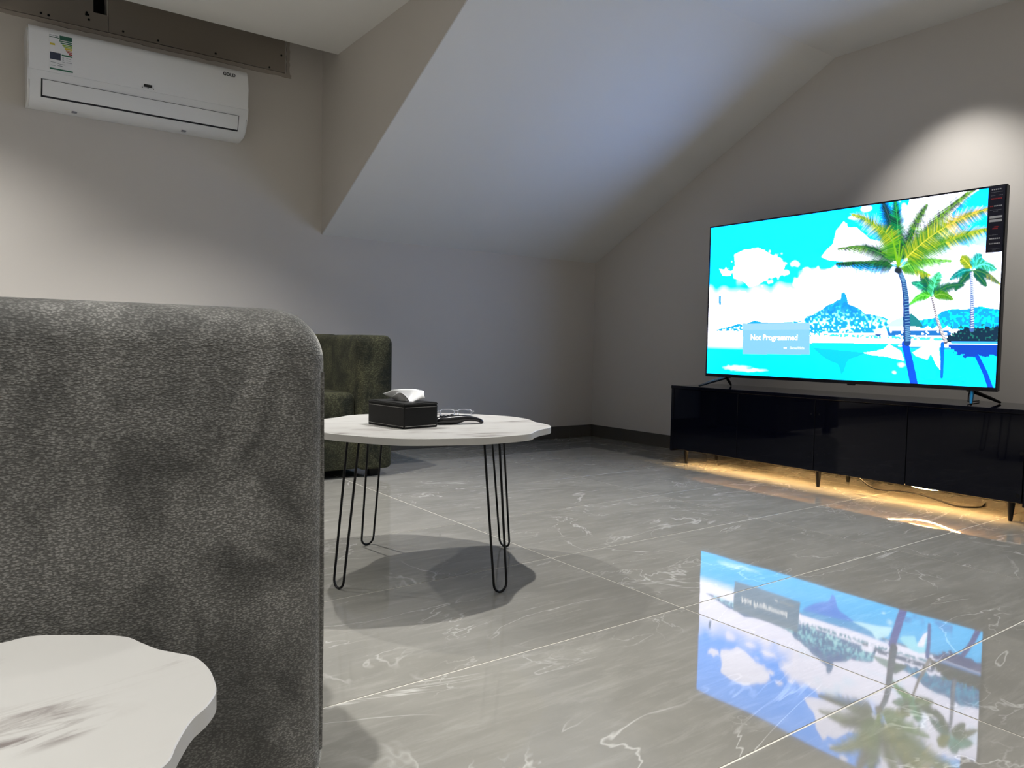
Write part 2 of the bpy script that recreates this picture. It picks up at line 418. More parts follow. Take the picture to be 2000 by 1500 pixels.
armchair('armchair', 'large grey chenille armchair seen from behind, nearest the camera', 'velvet_grey', (-0.048, 1.10, 0), 0.0,
         1.018, 0.86, 0.80, 0.21, 0.21, 0.062, 0.475, 0.05, 'velvet armchairs')
armchair('armchair', 'dark green velvet armchair standing against the back wall behind the marble table', 'velvet_green', (1.47, 4.69, 0), PI,
         0.97, 0.86, 0.80, 0.215, 0.22, 0.06, 0.475, 0.045, 'velvet armchairs', 'velvet_olive_lit')

# ------------------------------------------------------------------ marble tables on hairpin legs
def outline(ctrl, n=180):
    """closed smooth curve radius(angle) from (deg, r) control points, periodic Catmull-Rom"""
    ctrl = sorted(ctrl); m = len(ctrl); out = []
    for k in range(n):
        a = 360.0*k/n
        i = max([q for q in range(m) if ctrl[q][0] <= a], default=-1)
        def g(j):
            w, q = divmod(j, m); return ctrl[q][0] + 360*w, ctrl[q][1]
        (a0, r0), (a1, r1), (a2, r2), (a3, r3) = g(i-1), g(i), g(i+1), g(i+2)
        u = (a-a1)/(a2-a1)
        m1 = (r2-r0)/(a2-a0)*(a2-a1); m2 = (r3-r1)/(a3-a1)*(a2-a1)
        r = (2*u**3-3*u**2+1)*r1 + (u**3-2*u**2+u)*m1 + (-2*u**3+3*u**2)*r2 + (u**3-u**2)*m2
        out.append((r*math.cos(math.radians(a)), r*math.sin(math.radians(a))))
    return out
def table_top(pts, z1, th):
    bm = B(); e = 0.0012
    rings = []
    for z, ins in ((z1-th, e), (z1-th+e, 0), (z1-e, 0), (z1, e)):
        ring = []
        for x, y in pts:
            r = math.hypot(x, y); k = (r-ins)/r; ring.append(bm.verts.new((x*k, y*k, z)))
        rings.append(ring)
    n = len(pts)
    for a, c in zip(rings, rings[1:]):
        for k in range(n):
            f = bm.faces.new((a[k], a[(k+1) % n], c[(k+1) % n], c[k])); f.material_index = 1
    bm.faces.new(rings[0][::-1]).material_index = 1; bm.faces.new(rings[-1]).material_index = 0
    return bm
def hairpin_table(name, label, loc, pts, z1, th, mats, feet, inset, wtop, wbot, rr, group):
    t = thing(name, label, 'table', loc, 0, group)
    obj('tabletop', table_top(pts, z1, th), mats, t, True)
    for fx, fy in feet:
        o = Vector((fx, fy, 0)); d = o.normalized(); tg = Vector((-d.y, d.x, 0))
        zu = z1-th; mt = o - d*inset; rb = wbot/2
        path = [mt + tg*wtop/2 + Vector((0, 0, zu))]
        zc = rb+rr
        def lean(z): return d*(inset*(1-z/zu))
        base = mt
        path.append(base + lean(zc) + tg*rb + Vector((0, 0, zc)))
        for k in range(1, 12):
            a = PI*k/12; z = zc-rb*math.sin(a)
            path.append(base + lean(z) + tg*rb*math.cos(a) + Vector((0, 0, z)))
        path.append(base + lean(zc) - tg*rb + Vector((0, 0, zc)))
        path.append(mt - tg*wtop/2 + Vector((0, 0, zu)))
        bm = B(); tube(bm, path, rr, 10); leg = obj('leg', bm, 'black', t, True)
        c = mt; bm = B()
        q = [c + tg*(wtop/2+0.012) + d*0.012, c - tg*(wtop/2+0.012) + d*0.012, c - tg*(wtop/2+0.004) - d*0.022, c + tg*(wtop/2+0.004) - d*0.022]
        prism(bm, [(v.x, v.y) for v in q], 'z', zu-0.003, zu); obj('mounting_plate', bm, 'black', leg)
    return t
# coffee table
ctr = (1.253, 2.188)
prof = [(-168, .412), (-150, .405), (-131, .415), (-114, .403), (-98, .406), (-84, .404), (-72, .407), (-63, .388), (-54, .385), (-44, .402), (-34, .400), (-26, .384), (-18, .372), (-6, .388), (5, .399), (17, .398), (35, .384), (57, .390), (75, .378), (97, .390), (108, .395), (120, .375), (133, .387), (150, .400), (165, .390), (179, .402)]
prof = [((a+360) % 360, r) for a, r in prof]
hairpin_table('coffee_table', 'round white marble coffee table with wavy edge on black hairpin legs, holding the tissue box', (ctr[0], ctr[1], 0),
              outline(prof), 0.485, 0.021, ['marble_a', 'marble_edge'],
              [(.905-ctr[0], 2.129-ctr[1]), (1.194-ctr[0], 2.542-ctr[1]), (1.611-ctr[0], 2.247-ctr[1]), (1.302-ctr[0], 1.833-ctr[1])],
              0.052, 0.062, 0.052, 0.0038, 'marble hairpin tables')
# small side table in the foreground (outline traced from its scalloped edge)
sc = (-0.05, 0.80)
edge = [(.026, 1.024), (.056, 1.028), (.101, 1.003), (.147, .967), (.160, .936), (.171, .908), (.187, .884), (.2, .864), (.205, .83), (.203, .796), (.197, .765), (.182, .739), (.166, .722), (.154, .703), (.142, .68), (.132, .658), (.124, .649)]
prof = []
for x, y in edge:
    prof.append(((math.degrees(math.atan2(y-sc[1], x-sc[0]))+360) % 360, math.hypot(x-sc[0], y-sc[1])))
prof += [(84, .246), (96, .252), (110, .256), (124, .243), (138, .252), (150, .256), (164, .242), (178, .252), (192, .256), (206, .240), (220, .250), (232, .256), (246, .240), (260, .250), (272, .254), (286, .240), (300, .250), (312, .246)]
hairpin_table('side_table', 'small white marble side table with scalloped edge behind the grey armchair, in the foreground', (sc[0], sc[1], 0),
              outline(prof, 240), 0.40, 0.021, ['marble_b', 'marble_edge'],
              [(.16, .16), (-.16, .16), (-.16, -.16), (.16, -.16)], 0.045, 0.06, 0.05, 0.0038, 'marble hairpin tables')

# ------------------------------------------------------------------ tissue box, remote control, glasses on the coffee table
ZTOP = 0.485
bw, bd, bh = 0.130, 0.200, 0.080
tb = thing('tissue_box', 'black leather tissue box with white stitching on the marble coffee table', 'tissue box', (1.09, 2.065, ZTOP), math.radians(7.7))
obj('box_body', bevel_box(0, bw, 0, bd, 0, bh-0.009, 0.0025, 2), 'leather', tb)
lid = B(); box(lid, -0.0012, bw+0.0012, -0.0012, bd+0.0012, bh-0.010, bh)
bmesh.ops.bevel(lid, geom=lid.edges[:], offset=0.003, segments=3, affect='EDGES')
lid = obj('lid', lid, 'leather', tb)
bm = B(); pts = [(bw/2 + 0.016*math.cos(a), bd/2 + 0.055*math.sin(a)) for a in [2*PI*k/32 for k in range(32)]]
prism(bm, pts, 'z', bh-0.002, bh+0.0006); obj('slit_shade_plate', bm, 'recess_shade', lid)  # dark plate on the solid lid, painted as the shade in the slit
def stitches(name, pts, nst, parent):
    bm = B()
    for (a, b_) in pts:
        a = Vector(a); b_ = Vector(b_); n = max(2, int((b_-a).length/0.0055))
        for k in range(n):
            tube(bm, [a+(b_-a)*(k+0.12)/n, a+(b_-a)*(k+0.78)/n], 0.00055, 4)
    obj(name, bm, 'thread', parent)['kind'] = 'stuff'
for z, par in ((bh-0.0135, tb), (0.0075, tb)):
    e = 0.0003
    stitches('stitching', [((0.004, -e, z), (bw-0.004, -e, z)), ((-e, 0.004, z), (-e, bd-0.004, z)), ((bw+e, 0.004, z), (bw+e, bd-0.004, z)), ((0.004, bd+e, z), (bw-0.004, bd+e, z))], 0, par)
# pulled-up tissue: folded sheet fanning out of the slit
bm = B(); NU, NV = 28, 10; grid = []
for j in range(NV+1):
    v = j/NV; row = []
    for i in range(NU+1):
        u = i/NU*2-1
        half = 0.040 + 0.034*v**0.7 + (0.022*v if u < 0 else 0)
        hgt = (0.036 + 0.006*math.cos(u*2.2))*(1 if u < 0.75 else 1-0.5*((u-0.75)/0.25)**2)
        y = -u*half - 0.004*v
        x = 0.010*math.sin(u*4.1+0.6)*(0.3+v) + 0.006*math.sin(u*9+v*2)*v + 0.012*v*v
        row.append(bm.verts.new((bw/2 + x - y*0.45*v, bd/2 - 0.012 + y*0.9, bh - 0.004 + hgt*v*(1 - 0.25*max(0, -u)**3))))
    grid.append(row)
for j in range(NV):
    for i in range(NU): bm.faces.new((grid[j][i], grid[j][i+1], grid[j+1][i+1], grid[j+1][i]))
ts = thing('tissue', 'white paper tissue pulled up out of the black leather box', 'tissue', tb.location, tb.rotation_euler.z)
o = obj('sheet', bm, 'tissue', ts, 'all'); md = o.modifiers.new('thick', 'SOLIDIFY'); md.thickness = 0.0012
# second ply leaning towards the other side
bm = B(); grid = []
for j in range(NV+1):
    v = j/NV; row = []
    for i in range(NU+1):
        u = i/NU*2-1
        row.append(bm.verts.new((bw/2 + 0.008*math.sin(u*3+2)*v - 0.014*v*v, bd/2 - 0.010 + u*(0.026+0.014*v), bh - 0.004 + v*(0.029+0.004*math.sin(u*5))*(1-0.4*u*u))))
    grid.append(row)
for j in range(NV):
    for i in range(NU): bm.faces.new((grid[j][i], grid[j][i+1], grid[j+1][i+1], grid[j+1][i]))
o = obj('sheet', bm, 'tissue', ts, 'all'); md = o.modifiers.new('thick', 'SOLIDIFY'); md.thickness = 0.0012

# curved remote control, lofted along its length
rc_ = thing('remote_control', 'black curved remote control lying beside the tissue box', 'remote control', (1.246, 2.145, ZTOP), math.radians(-12))
st = [(0.000, .006, .016, .012), (0.004, .002, .021, .017), (0.015, .0003, .026, .0205), (0.045, .0003, .029, .0215), (0.070, .0003, .0305, .0215), (0.085, .004, .031, .021), (0.100, .009, .030, .020), (0.120, .0105, .0275, .019), (0.140, .009, .0235, .018), (0.155, .0045, .0185, .0165), (0.164, .0008, .0145, .014), (0.168, .0015, .010, .010)]
bm = B(); rings = []
for s, zb, zt_, hw in st:
    zc, hh = (zb+zt_)/2, (zt_-zb)/2
    rings.append([bm.verts.new((s, hw*(abs(math.cos(a))**0.7)*(1 if math.cos(a) > 0 else -1), zc+hh*(abs(math.sin(a))**0.8)*(1 if math.sin(a) > 0 else -1))) for a in [2*PI*k/20 for k in range(20)]])
for a, c in zip(rings, rings[1:]):
    for k in range(20): bm.faces.new((a[k], a[(k+1) % 20], c[(k+1) % 20], c[k]))
bm.faces.new(rings[0][::-1]); bm.faces.new(rings[-1])
obj('shell', bm, 'darkplastic', rc_, 'all')
bm = B(); tube(bm, [(0.060, 0, 0.028), (0.060, 0, 0.0335)], [0.0075, 0.0062], 16); obj('scroll_wheel', bm, 'chrome', rc_, True)
for i, (s, yy) in enumerate([(0.022, -.009), (0.022, .009), (0.034, -.009), (0.034, .009), (0.046, 0.0), (0.078, -.008), (0.078, .008), (0.09, 0)]):
    bm = B(); z = 0.0275 if s < 0.04 else 0.0288
    tube(bm, [(s, yy, z-0.004), (s, yy, z+0.0016)], 0.0036, 10); obj('button', bm, 'black', rc_, True)

gl = thing('eyeglasses', 'clear framed eyeglasses lying behind the black remote control', 'eyeglasses', (1.468, 2.372, ZTOP), math.radians(-28))
def lens_outline(cx, n=28):
    return [(cx+px, pz+0.0165) for px, pz in rrect(0.052, 0.026, 0.010, 6)]
tilt = math.radians(24)
def gp(x, z, y=0.0): return (x, y+z*math.sin(tilt)-0.0, 0.0022+z*math.cos(tilt)*0.86)
for s in (-1, 1):
    bm = B(); tube(bm, [gp(x, z-0.0035) for x, z in lens_outline(s*0.0325)], 0.0019, 6, True); rim = obj('rim', bm, 'clear', gl, True)
    bm = B(); ps = lens_outline(s*0.0325)
    v0 = [bm.verts.new(gp(x, z-0.0035, -0.0006)) for x, z in ps]; v1 = [bm.verts.new(gp(x, z-0.0035, 0.0006)) for x, z in ps]
    bm.faces.new(v0); bm.faces.new(v1[::-1])
    for k in range(len(ps)): bm.faces.new((v0[k], v0[(k+1) % len(ps)], v1[(k+1) % len(ps)], v1[k]))
    obj('lens', bm, 'lens', rim)
    bm = B(); tube(bm, [gp(s*0.060, 0.020), gp(s*0.0665, 0.020, 0.004), (s*0.067, 0.03, 0.014), (s*0.064, 0.10, 0.006), (s*0.062, 0.125, 0.003)], 0.0018, 6)
    obj('temple', bm, 'clear', gl, True)
bm = B(); tube(bm, [gp(-0.0075, 0.019), gp(0, 0.0225), gp(0.0075, 0.019)], 0.0019, 6); obj('bridge', bm, 'clear', gl, True)

# ------------------------------------------------------------------ television cabinet
CF, CB, CY0, CY1 = 3.76, 4.255, 1.292, 3.392
cab = thing('tv_cabinet', 'long low glossy black television cabinet on tapered legs with warm light beneath', 'cabinet', (0, 0, 0))
obj('top', bevel_box(CF-0.004, CB, CY0, CY1, 0.488, 0.508, 0.0015, 1), 'gloss', cab)
for y0, y1 in ((CY0, CY0+0.045), (CY1-0.022, CY1)):
    obj('side_panel', bevel_box(CF, CB, y0, y1, 0.078, 0.488, 0.0015, 1), 'gloss', cab)
obj('back_panel', bevel_box(CB-0.012, CB, CY0+0.045, CY1-0.022, 0.11, 0.488, 0.001, 1), 'black', cab)
obj('bottom_panel', bevel_box(CF+0.022, CB-0.012, CY0+0.045, CY1-0.022, 0.108, 0.122, 0.001, 1), 'mdf', cab)
obj('partition', bevel_box(CF+0.022, CB-0.012, 2.345, 2.361, 0.122, 0.488, 0.001, 1), 'black', cab)
dy = [CY0+0.047, 1.852, 2.352, 2.862, CY1-0.024]
doors = []
for a, b_ in zip(dy, dy[1:]):
    doors.append(obj('door', bevel_box(CF+0.001, CF+0.020, a+0.0018, b_-0.0018, 0.093, 0.486, 0.0012, 1), 'gloss', cab))
for d_, pts in ((1, [(1.347, 0.315), (1.354, 0.127)]), (2, [(2.328, 0.405), (2.330, 0.185)]), (3, [(2.374, 0.405), (2.370, 0.185)])):
    for y, z in pts:
        bm = B(); tube(bm, [(CF+0.002, y, z), (CF+0.0002, y, z)], 0.0045 if d_ > 1 else 0.009, 12)
        obj('hinge_cap', bm, 'black', doors[{1: 0, 2: 1, 3: 2}[d_]])
for x in (3.805, 4.108):
    for y in (3.289, 2.345, 1.396):
        bm = B(); cone(bm, x, y, 0.0, 0.108, 0.0085, 0.0185, 18); obj('leg', bm, 'black', cab, True)
# glowing strip glued along the underside, loose and sagging near one end
path = []
for k in range(81):
    y = 1.40 + k*(3.28-1.40)/80
    sag = 0.028*math.exp(-((y-1.78)/0.14)**2)
    path.append((3.802 + 0.9*sag, y, 0.1055 - sag))
bm = B()
for p, q in zip(path, path[1:]):
    pass
va = [bm.verts.new((x-0.0022, y, z)) for x, y, z in path]; vb = [bm.verts.new((x+0.0022, y, z)) for x, y, z in path]
vc = [bm.verts.new((x-0.0022, y, z+0.0022)) for x, y, z in path]; vd = [bm.verts.new((x+0.0022, y, z+0.0022)) for x, y, z in path]
for k in range(80):
    for A_, B_ in ((va, vb), (vb, vd), (vd, vc), (vc, va)): bm.faces.new((A_[k], A_[k+1], B_[k+1], B_[k]))
o = obj('light_strip', bm, 'led', cab); o['label'] = 'warm glowing light strip'

cd = thing('power_cord', 'thin black power cord hanging from under the cabinet onto the floor', 'cord', (0, 0, 0))
bm = B(); ctrl = [(3.80, 2.13, 0.100), (3.80, 2.09, 0.075), (3.80, 2.045, 0.050), (3.80, 1.99, 0.043), (3.82, 1.90, 0.050), (3.84, 1.82, 0.047), (3.86, 1.74, 0.030), (3.90, 1.66, 0.0075), (3.99, 1.60, 0.0045), (4.10, 1.62, 0.0045)]
pts = []
for i in range(len(ctrl)-1):
    p0, p1, p2, p3 = [Vector(ctrl[max(0, min(len(ctrl)-1, i+k))]) for k in (-1, 0, 1, 2)]
    for k in range(6):
        u = k/6; pts.append(0.5*((2*p1) + (p2-p0)*u + (2*p0-5*p1+4*p2-p3)*u*u + (3*p1-p0-3*p2+p3)*u**3))
pts.append(Vector(ctrl[-1])); tube(bm, pts, 0.0038, 8); obj('cable', bm, 'black', cd, True)

# ------------------------------------------------------------------ television
TVX, TY0, TY1, TZ0, TZ1 = 3.95, 1.533, 3.271, 0.572, 1.547
tv = thing('television', 'large flat television showing a tropical lagoon with palm trees, standing on the black cabinet', 'television', (TVX+0.03, (TY0+TY1)/2, 0.508))
O = Vector(tv.location)
def tvp(x, y, z): return (x-O.x, y-O.y, z-O.z)
def tvbox(x0, x1, y0, y1, z0, z1, r=0.002): return bevel_box(x0-O.x, x1-O.x, y0-O.y, y1-O.y, z0-O.z, z1-O.z, r, 2)
BZ = 0.0085; BB = 0.020
obj('housing', tvbox(TVX+0.004, TVX+0.035, TY0+0.002, TY1-0.002, TZ0+0.002, TZ1-0.002, 0.003), 'tvframe', tv)
obj('rear_box', tvbox(TVX+0.035, TVX+0.085, TY0+0.25, TY1-0.25, TZ0+0.05, TZ0+0.55, 0.01), 'tvframe', tv)
bz = B()
for q in ((TY0, TY1, TZ0, TZ0+BB), (TY0, TY1, TZ1-BZ, TZ1), (TY0, TY0+BZ, TZ0+BB, TZ1-BZ), (TY1-BZ, TY1, TZ0+BB, TZ1-BZ)):
    box(bz, TVX-0.001-O.x, TVX+0.012-O.x, q[0]-O.y, q[1]-O.y, q[2]-O.z, q[3]-O.z)
bz = obj('bezel', bz, 'tvframe', tv)
yc = (TY0+TY1)/2-0.14
obj('sensor', tvbox(TVX-0.002, TVX+0.012, yc-0.022, yc+0.022, TZ0-0.007, TZ0+0.001, 0.003), 'tvframe', tv, True)
for sgn, ya in ((1, 3.112), (-1, 1.648)):
    ft = obj('foot', tvbox(TVX+0.002, TVX+0.030, ya-0.022, ya+0.022, TZ0-0.006, TZ0+0.004, 0.002), 'black', tv)
    for x1, m_ in ((3.785, 'black'), (4.105, 'black')):
        a = Vector(tvp(TVX+0.015, ya, TZ0-0.002)); b_ = Vector(tvp(x1, ya+sgn*0.072, 0.5145))
        bm = B(); tube(bm, [a, a*0.35+b_*0.65+Vector((0, 0, 0.001)), b_], [0.0105, 0.0085, 0.006], 10)
        obj('strut', bm, m_, ft, True)
bm = B(); tube(bm, [tvp(TVX+0.03, 1.662, TZ0+0.01), tvp(TVX+0.02, 1.665, 0.55), tvp(TVX+0.03, 1.67, 0.515), tvp(TVX+0.2, 1.69, 0.513)], 0.0028, 6); obj('antenna_lead', bm, 'black', tv, True)

# --- the picture on the screen, painted into a colour grid (flat screen content) ---
SW, SH = 560, 315
img = np.zeros((SH, SW, 3), np.float32)
src = [(150, 322), (1893, 74), (1821, 1269), (112, 1184)]; dst = [(0, 0), (SW, 0), (SW, SH), (0, SH)]
A = []; bb = []
for (x, y), (u, v) in zip(src, dst):
    A.append([x, y, 1, 0, 0, 0, -u*x, -u*y]); bb.append(u); A.append([0, 0, 0, x, y, 1, -v*x, -v*y]); bb.append(v)
hh = np.append(np.linalg.solve(np.array(A, float), np.array(bb, float)), 1).reshape(3, 3); hi = np.linalg.inv(hh)
def H_(p):
    q = hh @ np.array([p[0], p[1], 1.0]); return q[0]/q[2], q[1]/q[2]
UU, VV = np.meshgrid(np.arange(SW)+0.5, np.arange(SH)+0.5)
den = hi[2, 0]*UU+hi[2, 1]*VV+hi[2, 2]
PX = (hi[0, 0]*UU+hi[0, 1]*VV+hi[0, 2])/den; PY = (hi[1, 0]*UU+hi[1, 1]*VV+hi[1, 2])/den
rs = np.random.RandomState(3)
def vnoise(sc, seed):
    r = np.random.RandomState(seed); g = r.rand(int(SH/sc)+3, int(SW/sc)+3)
    x = UU/sc; y = VV/sc; xi = x.astype(int); yi = y.astype(int); fx = x-xi; fy = y-yi
    fx = fx*fx*(3-2*fx); fy = fy*fy*(3-2*fy)
    return (g[yi, xi]*(1-fx)+g[yi, xi+1]*fx)*(1-fy)+(g[yi+1, xi]*(1-fx)+g[yi+1, xi+1]*fx)*fy
n1, n2, n3 = vnoise(19, 1), vnoise(7, 2), vnoise(3.1, 4)
def put(mask, col):
    mask = np.clip(mask, 0, 1)[..., None]; img[:] = img*(1-mask)+np.array(col, np.float32)*mask
def poly_mask(pts):
    q = [H_(p) for p in pts]; m = np.zeros((SH, SW), bool); n = len(q)
    x0 = max(0, int(min(p[0] for p in q))-1); x1 = min(SW, int(max(p[0] for p in q))+2)
    y0 = max(0, int(min(p[1] for p in q))-1); y1 = min(SH, int(max(p[1] for p in q))+2)
    if x1 <= x0 or y1 <= y0: return m
    X = UU[y0:y1, x0:x1]; Y = VV[y0:y1, x0:x1]; c = np.zeros(X.shape, bool)
    for i in range(n):
        (xa, ya), (xb, yb) = q[i], q[i-1]
        if ya == yb: continue
        cond = ((ya > Y) != (yb > Y)) & (X < (xb-xa)*(Y-ya)/(yb-ya)+xa); c ^= cond
    m[y0:y1, x0:x1] = c; return m
def poly(pts, col, a=1.0): put(poly_mask(pts)*a, col)
def blob(cx, cy, rx, ry, col, a=1.0, soft=0.5):
    d = np.sqrt(((PX-cx)/rx)**2+((PY-cy)/ry)**2) + (n2-0.5)*0.5
    put(np.clip((1-d)/soft, 0, 1)*a, col)
def stroke(p, q, w, col, w2=None, a=1.0):
    (xa, ya), (xb, yb) = H_(p), H_(q); k = 0.311; w = w*k; w2 = w if w2 is None else w2*k
    r = max(w, w2)+1
    x0 = max(0, int(min(xa, xb)-r)); x1 = min(SW, int(max(xa, xb)+r)+1); y0 = max(0, int(min(ya, yb)-r)); y1 = min(SH, int(max(ya, yb)+r)+1)
    if x1 <= x0 or y1 <= y0: return
    X = UU[y0:y1, x0:x1]; Y = VV[y0:y1, x0:x1]; dx, dy_ = xb-xa, yb-ya; l2 = dx*dx+dy_*dy_+1e-6
    t = np.clip(((X-xa)*dx+(Y-ya)*dy_)/l2, 0, 1); d = np.hypot(X-xa-t*dx, Y-ya-t*dy_)
    mm = (np.clip((w+(w2-w)*t)/2-d+0.5, 0, 1)*a)[..., None]
    img[y0:y1, x0:x1] = img[y0:y1, x0:x1]*(1-mm)+np.array(col, np.float32)*mm
SKY = (0.0, 0.85, 3.0); WHT = (2.2, 2.2, 2.7); WAT = (0.0, 1.10, 2.3); BLU = (0.0, 0.22, 1.35); MID = (0.004, 0.30, 0.85)
img[:] = SKY
put(np.clip((PY-640-90*(n1-0.5))/150, 0, 1)*(PX < 1200), WHT)
put(np.clip((PY-(560+60*(n1-0.5)))/50, 0, 1)*np.clip((PX-660)/60, 0, 1), WHT)
put(np.clip((PY-(420+90*(n1-0.5)))/50, 0, 1)*np.clip((PX-1330)/60, 0, 1), WHT)
poly([(1330, 135), (1420, 120), (1760, 80), (1660, 150), (1570, 240), (1600, 330), (1500, 480), (1290, 520), (1320, 380), (1300, 260)], WHT)
blob(1400, 330, 190, 190, WHT, 1, 0.5)
blob(1760, 405, 120, 40, (0.6, 1.5, 2.4), 0.7); blob(1640, 470, 200, 50, WHT, 0.9)
poly([(290, 560), (285, 480), (350, 450), (440, 445), (470, 460), (520, 490), (560, 500), (585, 545), (575, 580), (520, 595), (470, 630), (420, 660), (370, 675), (350, 650), (330, 635), (280, 620), (275, 590)], WHT)
blob(430, 550, 150, 105, WHT, 1, 0.3)
poly([(195, 565), (225, 570), (235, 555), (250, 575), (270, 580), (262, 605), (215, 605)], WHT)
for q in ((650, 535, 34, 22), (685, 650, 58, 42), (570, 695, 62, 22), (450, 712, 45, 20), (325, 722, 45, 30), (712, 570, 30, 16), (1070, 205, 34, 28), (590, 585, 26, 16), (1010, 260, 60, 18)): blob(*q, WHT, 0.95, 0.6)
poly([(800, 495), (830, 455), (870, 420), (890, 340), (935, 285), (955, 300), (957, 320), (1010, 320), (1090, 390), (1250, 420), (1250, 540), (900, 520), (840, 512)], WHT)
blob(900, 620, 220, 70, WHT, 1, 0.4)
put(((PY > 560) & (PY < 800) & (PX > 750))*np.clip(n1-0.55, 0, 1)*1.1, (1.3, 2.0, 2.6))
# hills and mountain
hor = 938+(PX-120)*0.034
poly([(120, 940), (200, 918), (260, 905), (300, 890), (340, 893), (400, 870), (450, 882), (520, 884), (600, 880), (690, 872), (690, 940)], MID)
put(poly_mask([(120, 945), (200, 925), (340, 900), (690, 890), (690, 945)])*(n3 > 0.5), (0.9, 1.9, 2.2))
mt_ = poly_mask([(600, 882), (690, 870), (710, 845), (745, 838), (775, 815), (800, 806), (830, 780), (870, 765), (890, 750), (912, 745), (916, 706), (935, 704), (948, 725), (957, 772), (975, 780), (1000, 790), (1030, 805), (1055, 832), (1080, 830), (1110, 838), (1160, 848), (1190, 862), (1200, 945), (600, 945)])
put(mt_, MID); put(mt_*((n3*0.6+n2*0.4) > 0.55)*np.clip((PY-760)/110, 0, 1), (0.05, 1.0, 1.5)); put(mt_*((n3*0.7+n2*0.3) > 0.62)*np.clip((PY-800)/120, 0, 1), (0.9, 1.8, 2.0))
put(mt_*(n2 > 0.6)*np.clip((880-PY)/60, 0, 1)*0.8, (0.0, 0.2, 0.9))
rh = poly_mask([(1370, 868), (1460, 855), (1490, 830), (1510, 815), (1570, 802), (1650, 803), (1700, 792), (1740, 785), (1790, 798), (1850, 805), (1846, 925), (1380, 920)])
put(rh, MID); put(rh*(n3 > 0.55), (0.0, 0.7, 1.3))
# shore and pool
put(((PY > hor-8) & (PY < hor+52))*1.0, WHT)
put((PY > hor+46)*1.0, WAT)
put(np.clip((hor+100-PY)/60, 0, 1)*(PY > hor+5)*np.clip((420-PX)/120, 0, 1), WHT)
put(((PY > hor-14) & (PY < hor+4) & (PX > 330) & (n3 > 0.45))*1.0, (0.05, 0.6, 0.9))
put(((PY > hor+44) & (PY < hor+56) & (PX > 730))*1.0, (0.02, 0.35, 0.8))
poly([(735, 1000), (1280, 1010), (1060, 1068), (980, 1075), (760, 1045)], (0.0, 0.75, 1.7))
poly([(740, 1030), (1060, 1062), (1010, 1085), (962, 1100), (945, 1120), (925, 1180), (908, 1192), (900, 1150), (888, 1128), (850, 1115), (800, 1085)], (0.0, 0.45, 1.9))
poly([(1040, 1062), (1120, 1050), (1160, 1040), (1198, 1008), (1215, 1022), (1265, 1050), (1285, 1110), (1180, 1085), (1090, 1075)], (1.2, 2.1, 2.5))
poly([(1330, 1060), (1400, 1020), (1460, 1015), (1490, 1030), (1500, 1160), (1440, 1070), (1420, 1105), (1350, 1080)], (0.7, 1.9, 2.4))
poly([(1440, 1055), (1480, 1060), (1498, 1165), (1470, 1130)], WHT)
for q in ((300, 1150, 90, 18), (380, 1165, 120, 12), (1270, 1130, 30, 18), (1222, 1178, 16, 12)): blob(*q, (1.3, 2.1, 2.4), 0.8, 0.8)
put(((PX > 1340) & (PX < 1640) & (PY > 1165) & (PY < 1260))*np.clip(n2-0.45, 0, 1)*1.6, (0.0, 0.35, 1.3))
# jetty, huts, boat
put(((PY > 930) & (PY < 962) & (PX > 1180) & (PX < 1560))*(n3 > 0.30), (0.01, 0.14, 0.45))
poly([(1175, 908), (1215, 872), (1275, 848), (1290, 905)], (0.45, 0.75, 0.8)); poly([(1275, 850), (1330, 828), (1375, 868), (1398, 908), (1290, 905)], (0.01, 0.18, 0.20))
for x in (1270, 1340, 1425, 1480, 1540): poly([(x-32, 925), (x, 903), (x+32, 925)], WHT)
poly([(1110, 925), (1135, 918), (1180, 922), (1186, 945), (1175, 966), (1118, 962)], WHT); poly([(1112, 950), (1150, 952), (1145, 964), (1116, 962)], (0.02, 0.1, 0.3))
# bush and its mirror image
put(((PX > 1530) & (PX < 1850) & (PY > 905+60*np.clip((1640-PX)/110, 0, 1)+34*(n3-0.3)) & (PY < 1000))*1.0, (0.003, 0.022, 0.05))
put(((PX > 1560) & (PX < 1850) & (PY > 890) & (PY < 990) & (n3 > 0.74))*1.0, (0.01, 0.14, 0.12))
put(((PX > 1545) & (PX < 1850) & (PY > 1012) & (PY < 1088+40*(n3-0.6)-60*np.clip((1620-PX)/80, 0, 1)))*1.0, (0.002, 0.05, 0.42))
put(((PX > 1560) & (PX < 1850) & (PY > 994) & (PY < 1008))*1.0, (0.05, 0.4, 1.1))
# trunks
def trunk(pts, w0, w1, col, ringcol):
    n = len(pts)-1
    for i in range(n):
        stroke(pts[i], pts[i+1], w0+(w1-w0)*i/n, col, w0+(w1-w0)*(i+1)/n)
    for i in range(n):
        for k in range(9):
            t = k/9; x = pts[i][0]+(pts[i+1][0]-pts[i][0])*t; y = pts[i][1]+(pts[i+1][1]-pts[i][1])*t; w = w0+(w1-w0)*(i+t)/n
            stroke((x-w*0.2, y+2), (x+w*0.48, y-2), 3.0, ringcol, 3.0, 0.75)
trunk([(1290, 1008), (1315, 1120), (1340, 1248)], 40, 42, (0.0, 0.06, 0.75), (0.0, 0.09, 0.9))
trunk([(1510, 1008), (1508, 1100), (1503, 1205)], 22, 16, (0.0, 0.12, 0.75), (0.0, 0.18, 0.9))
trunk([(1715, 1085), (1760, 1180), (1790, 1268)], 22, 26, (0.0, 0.05, 0.55), (0.0, 0.08, 0.7))
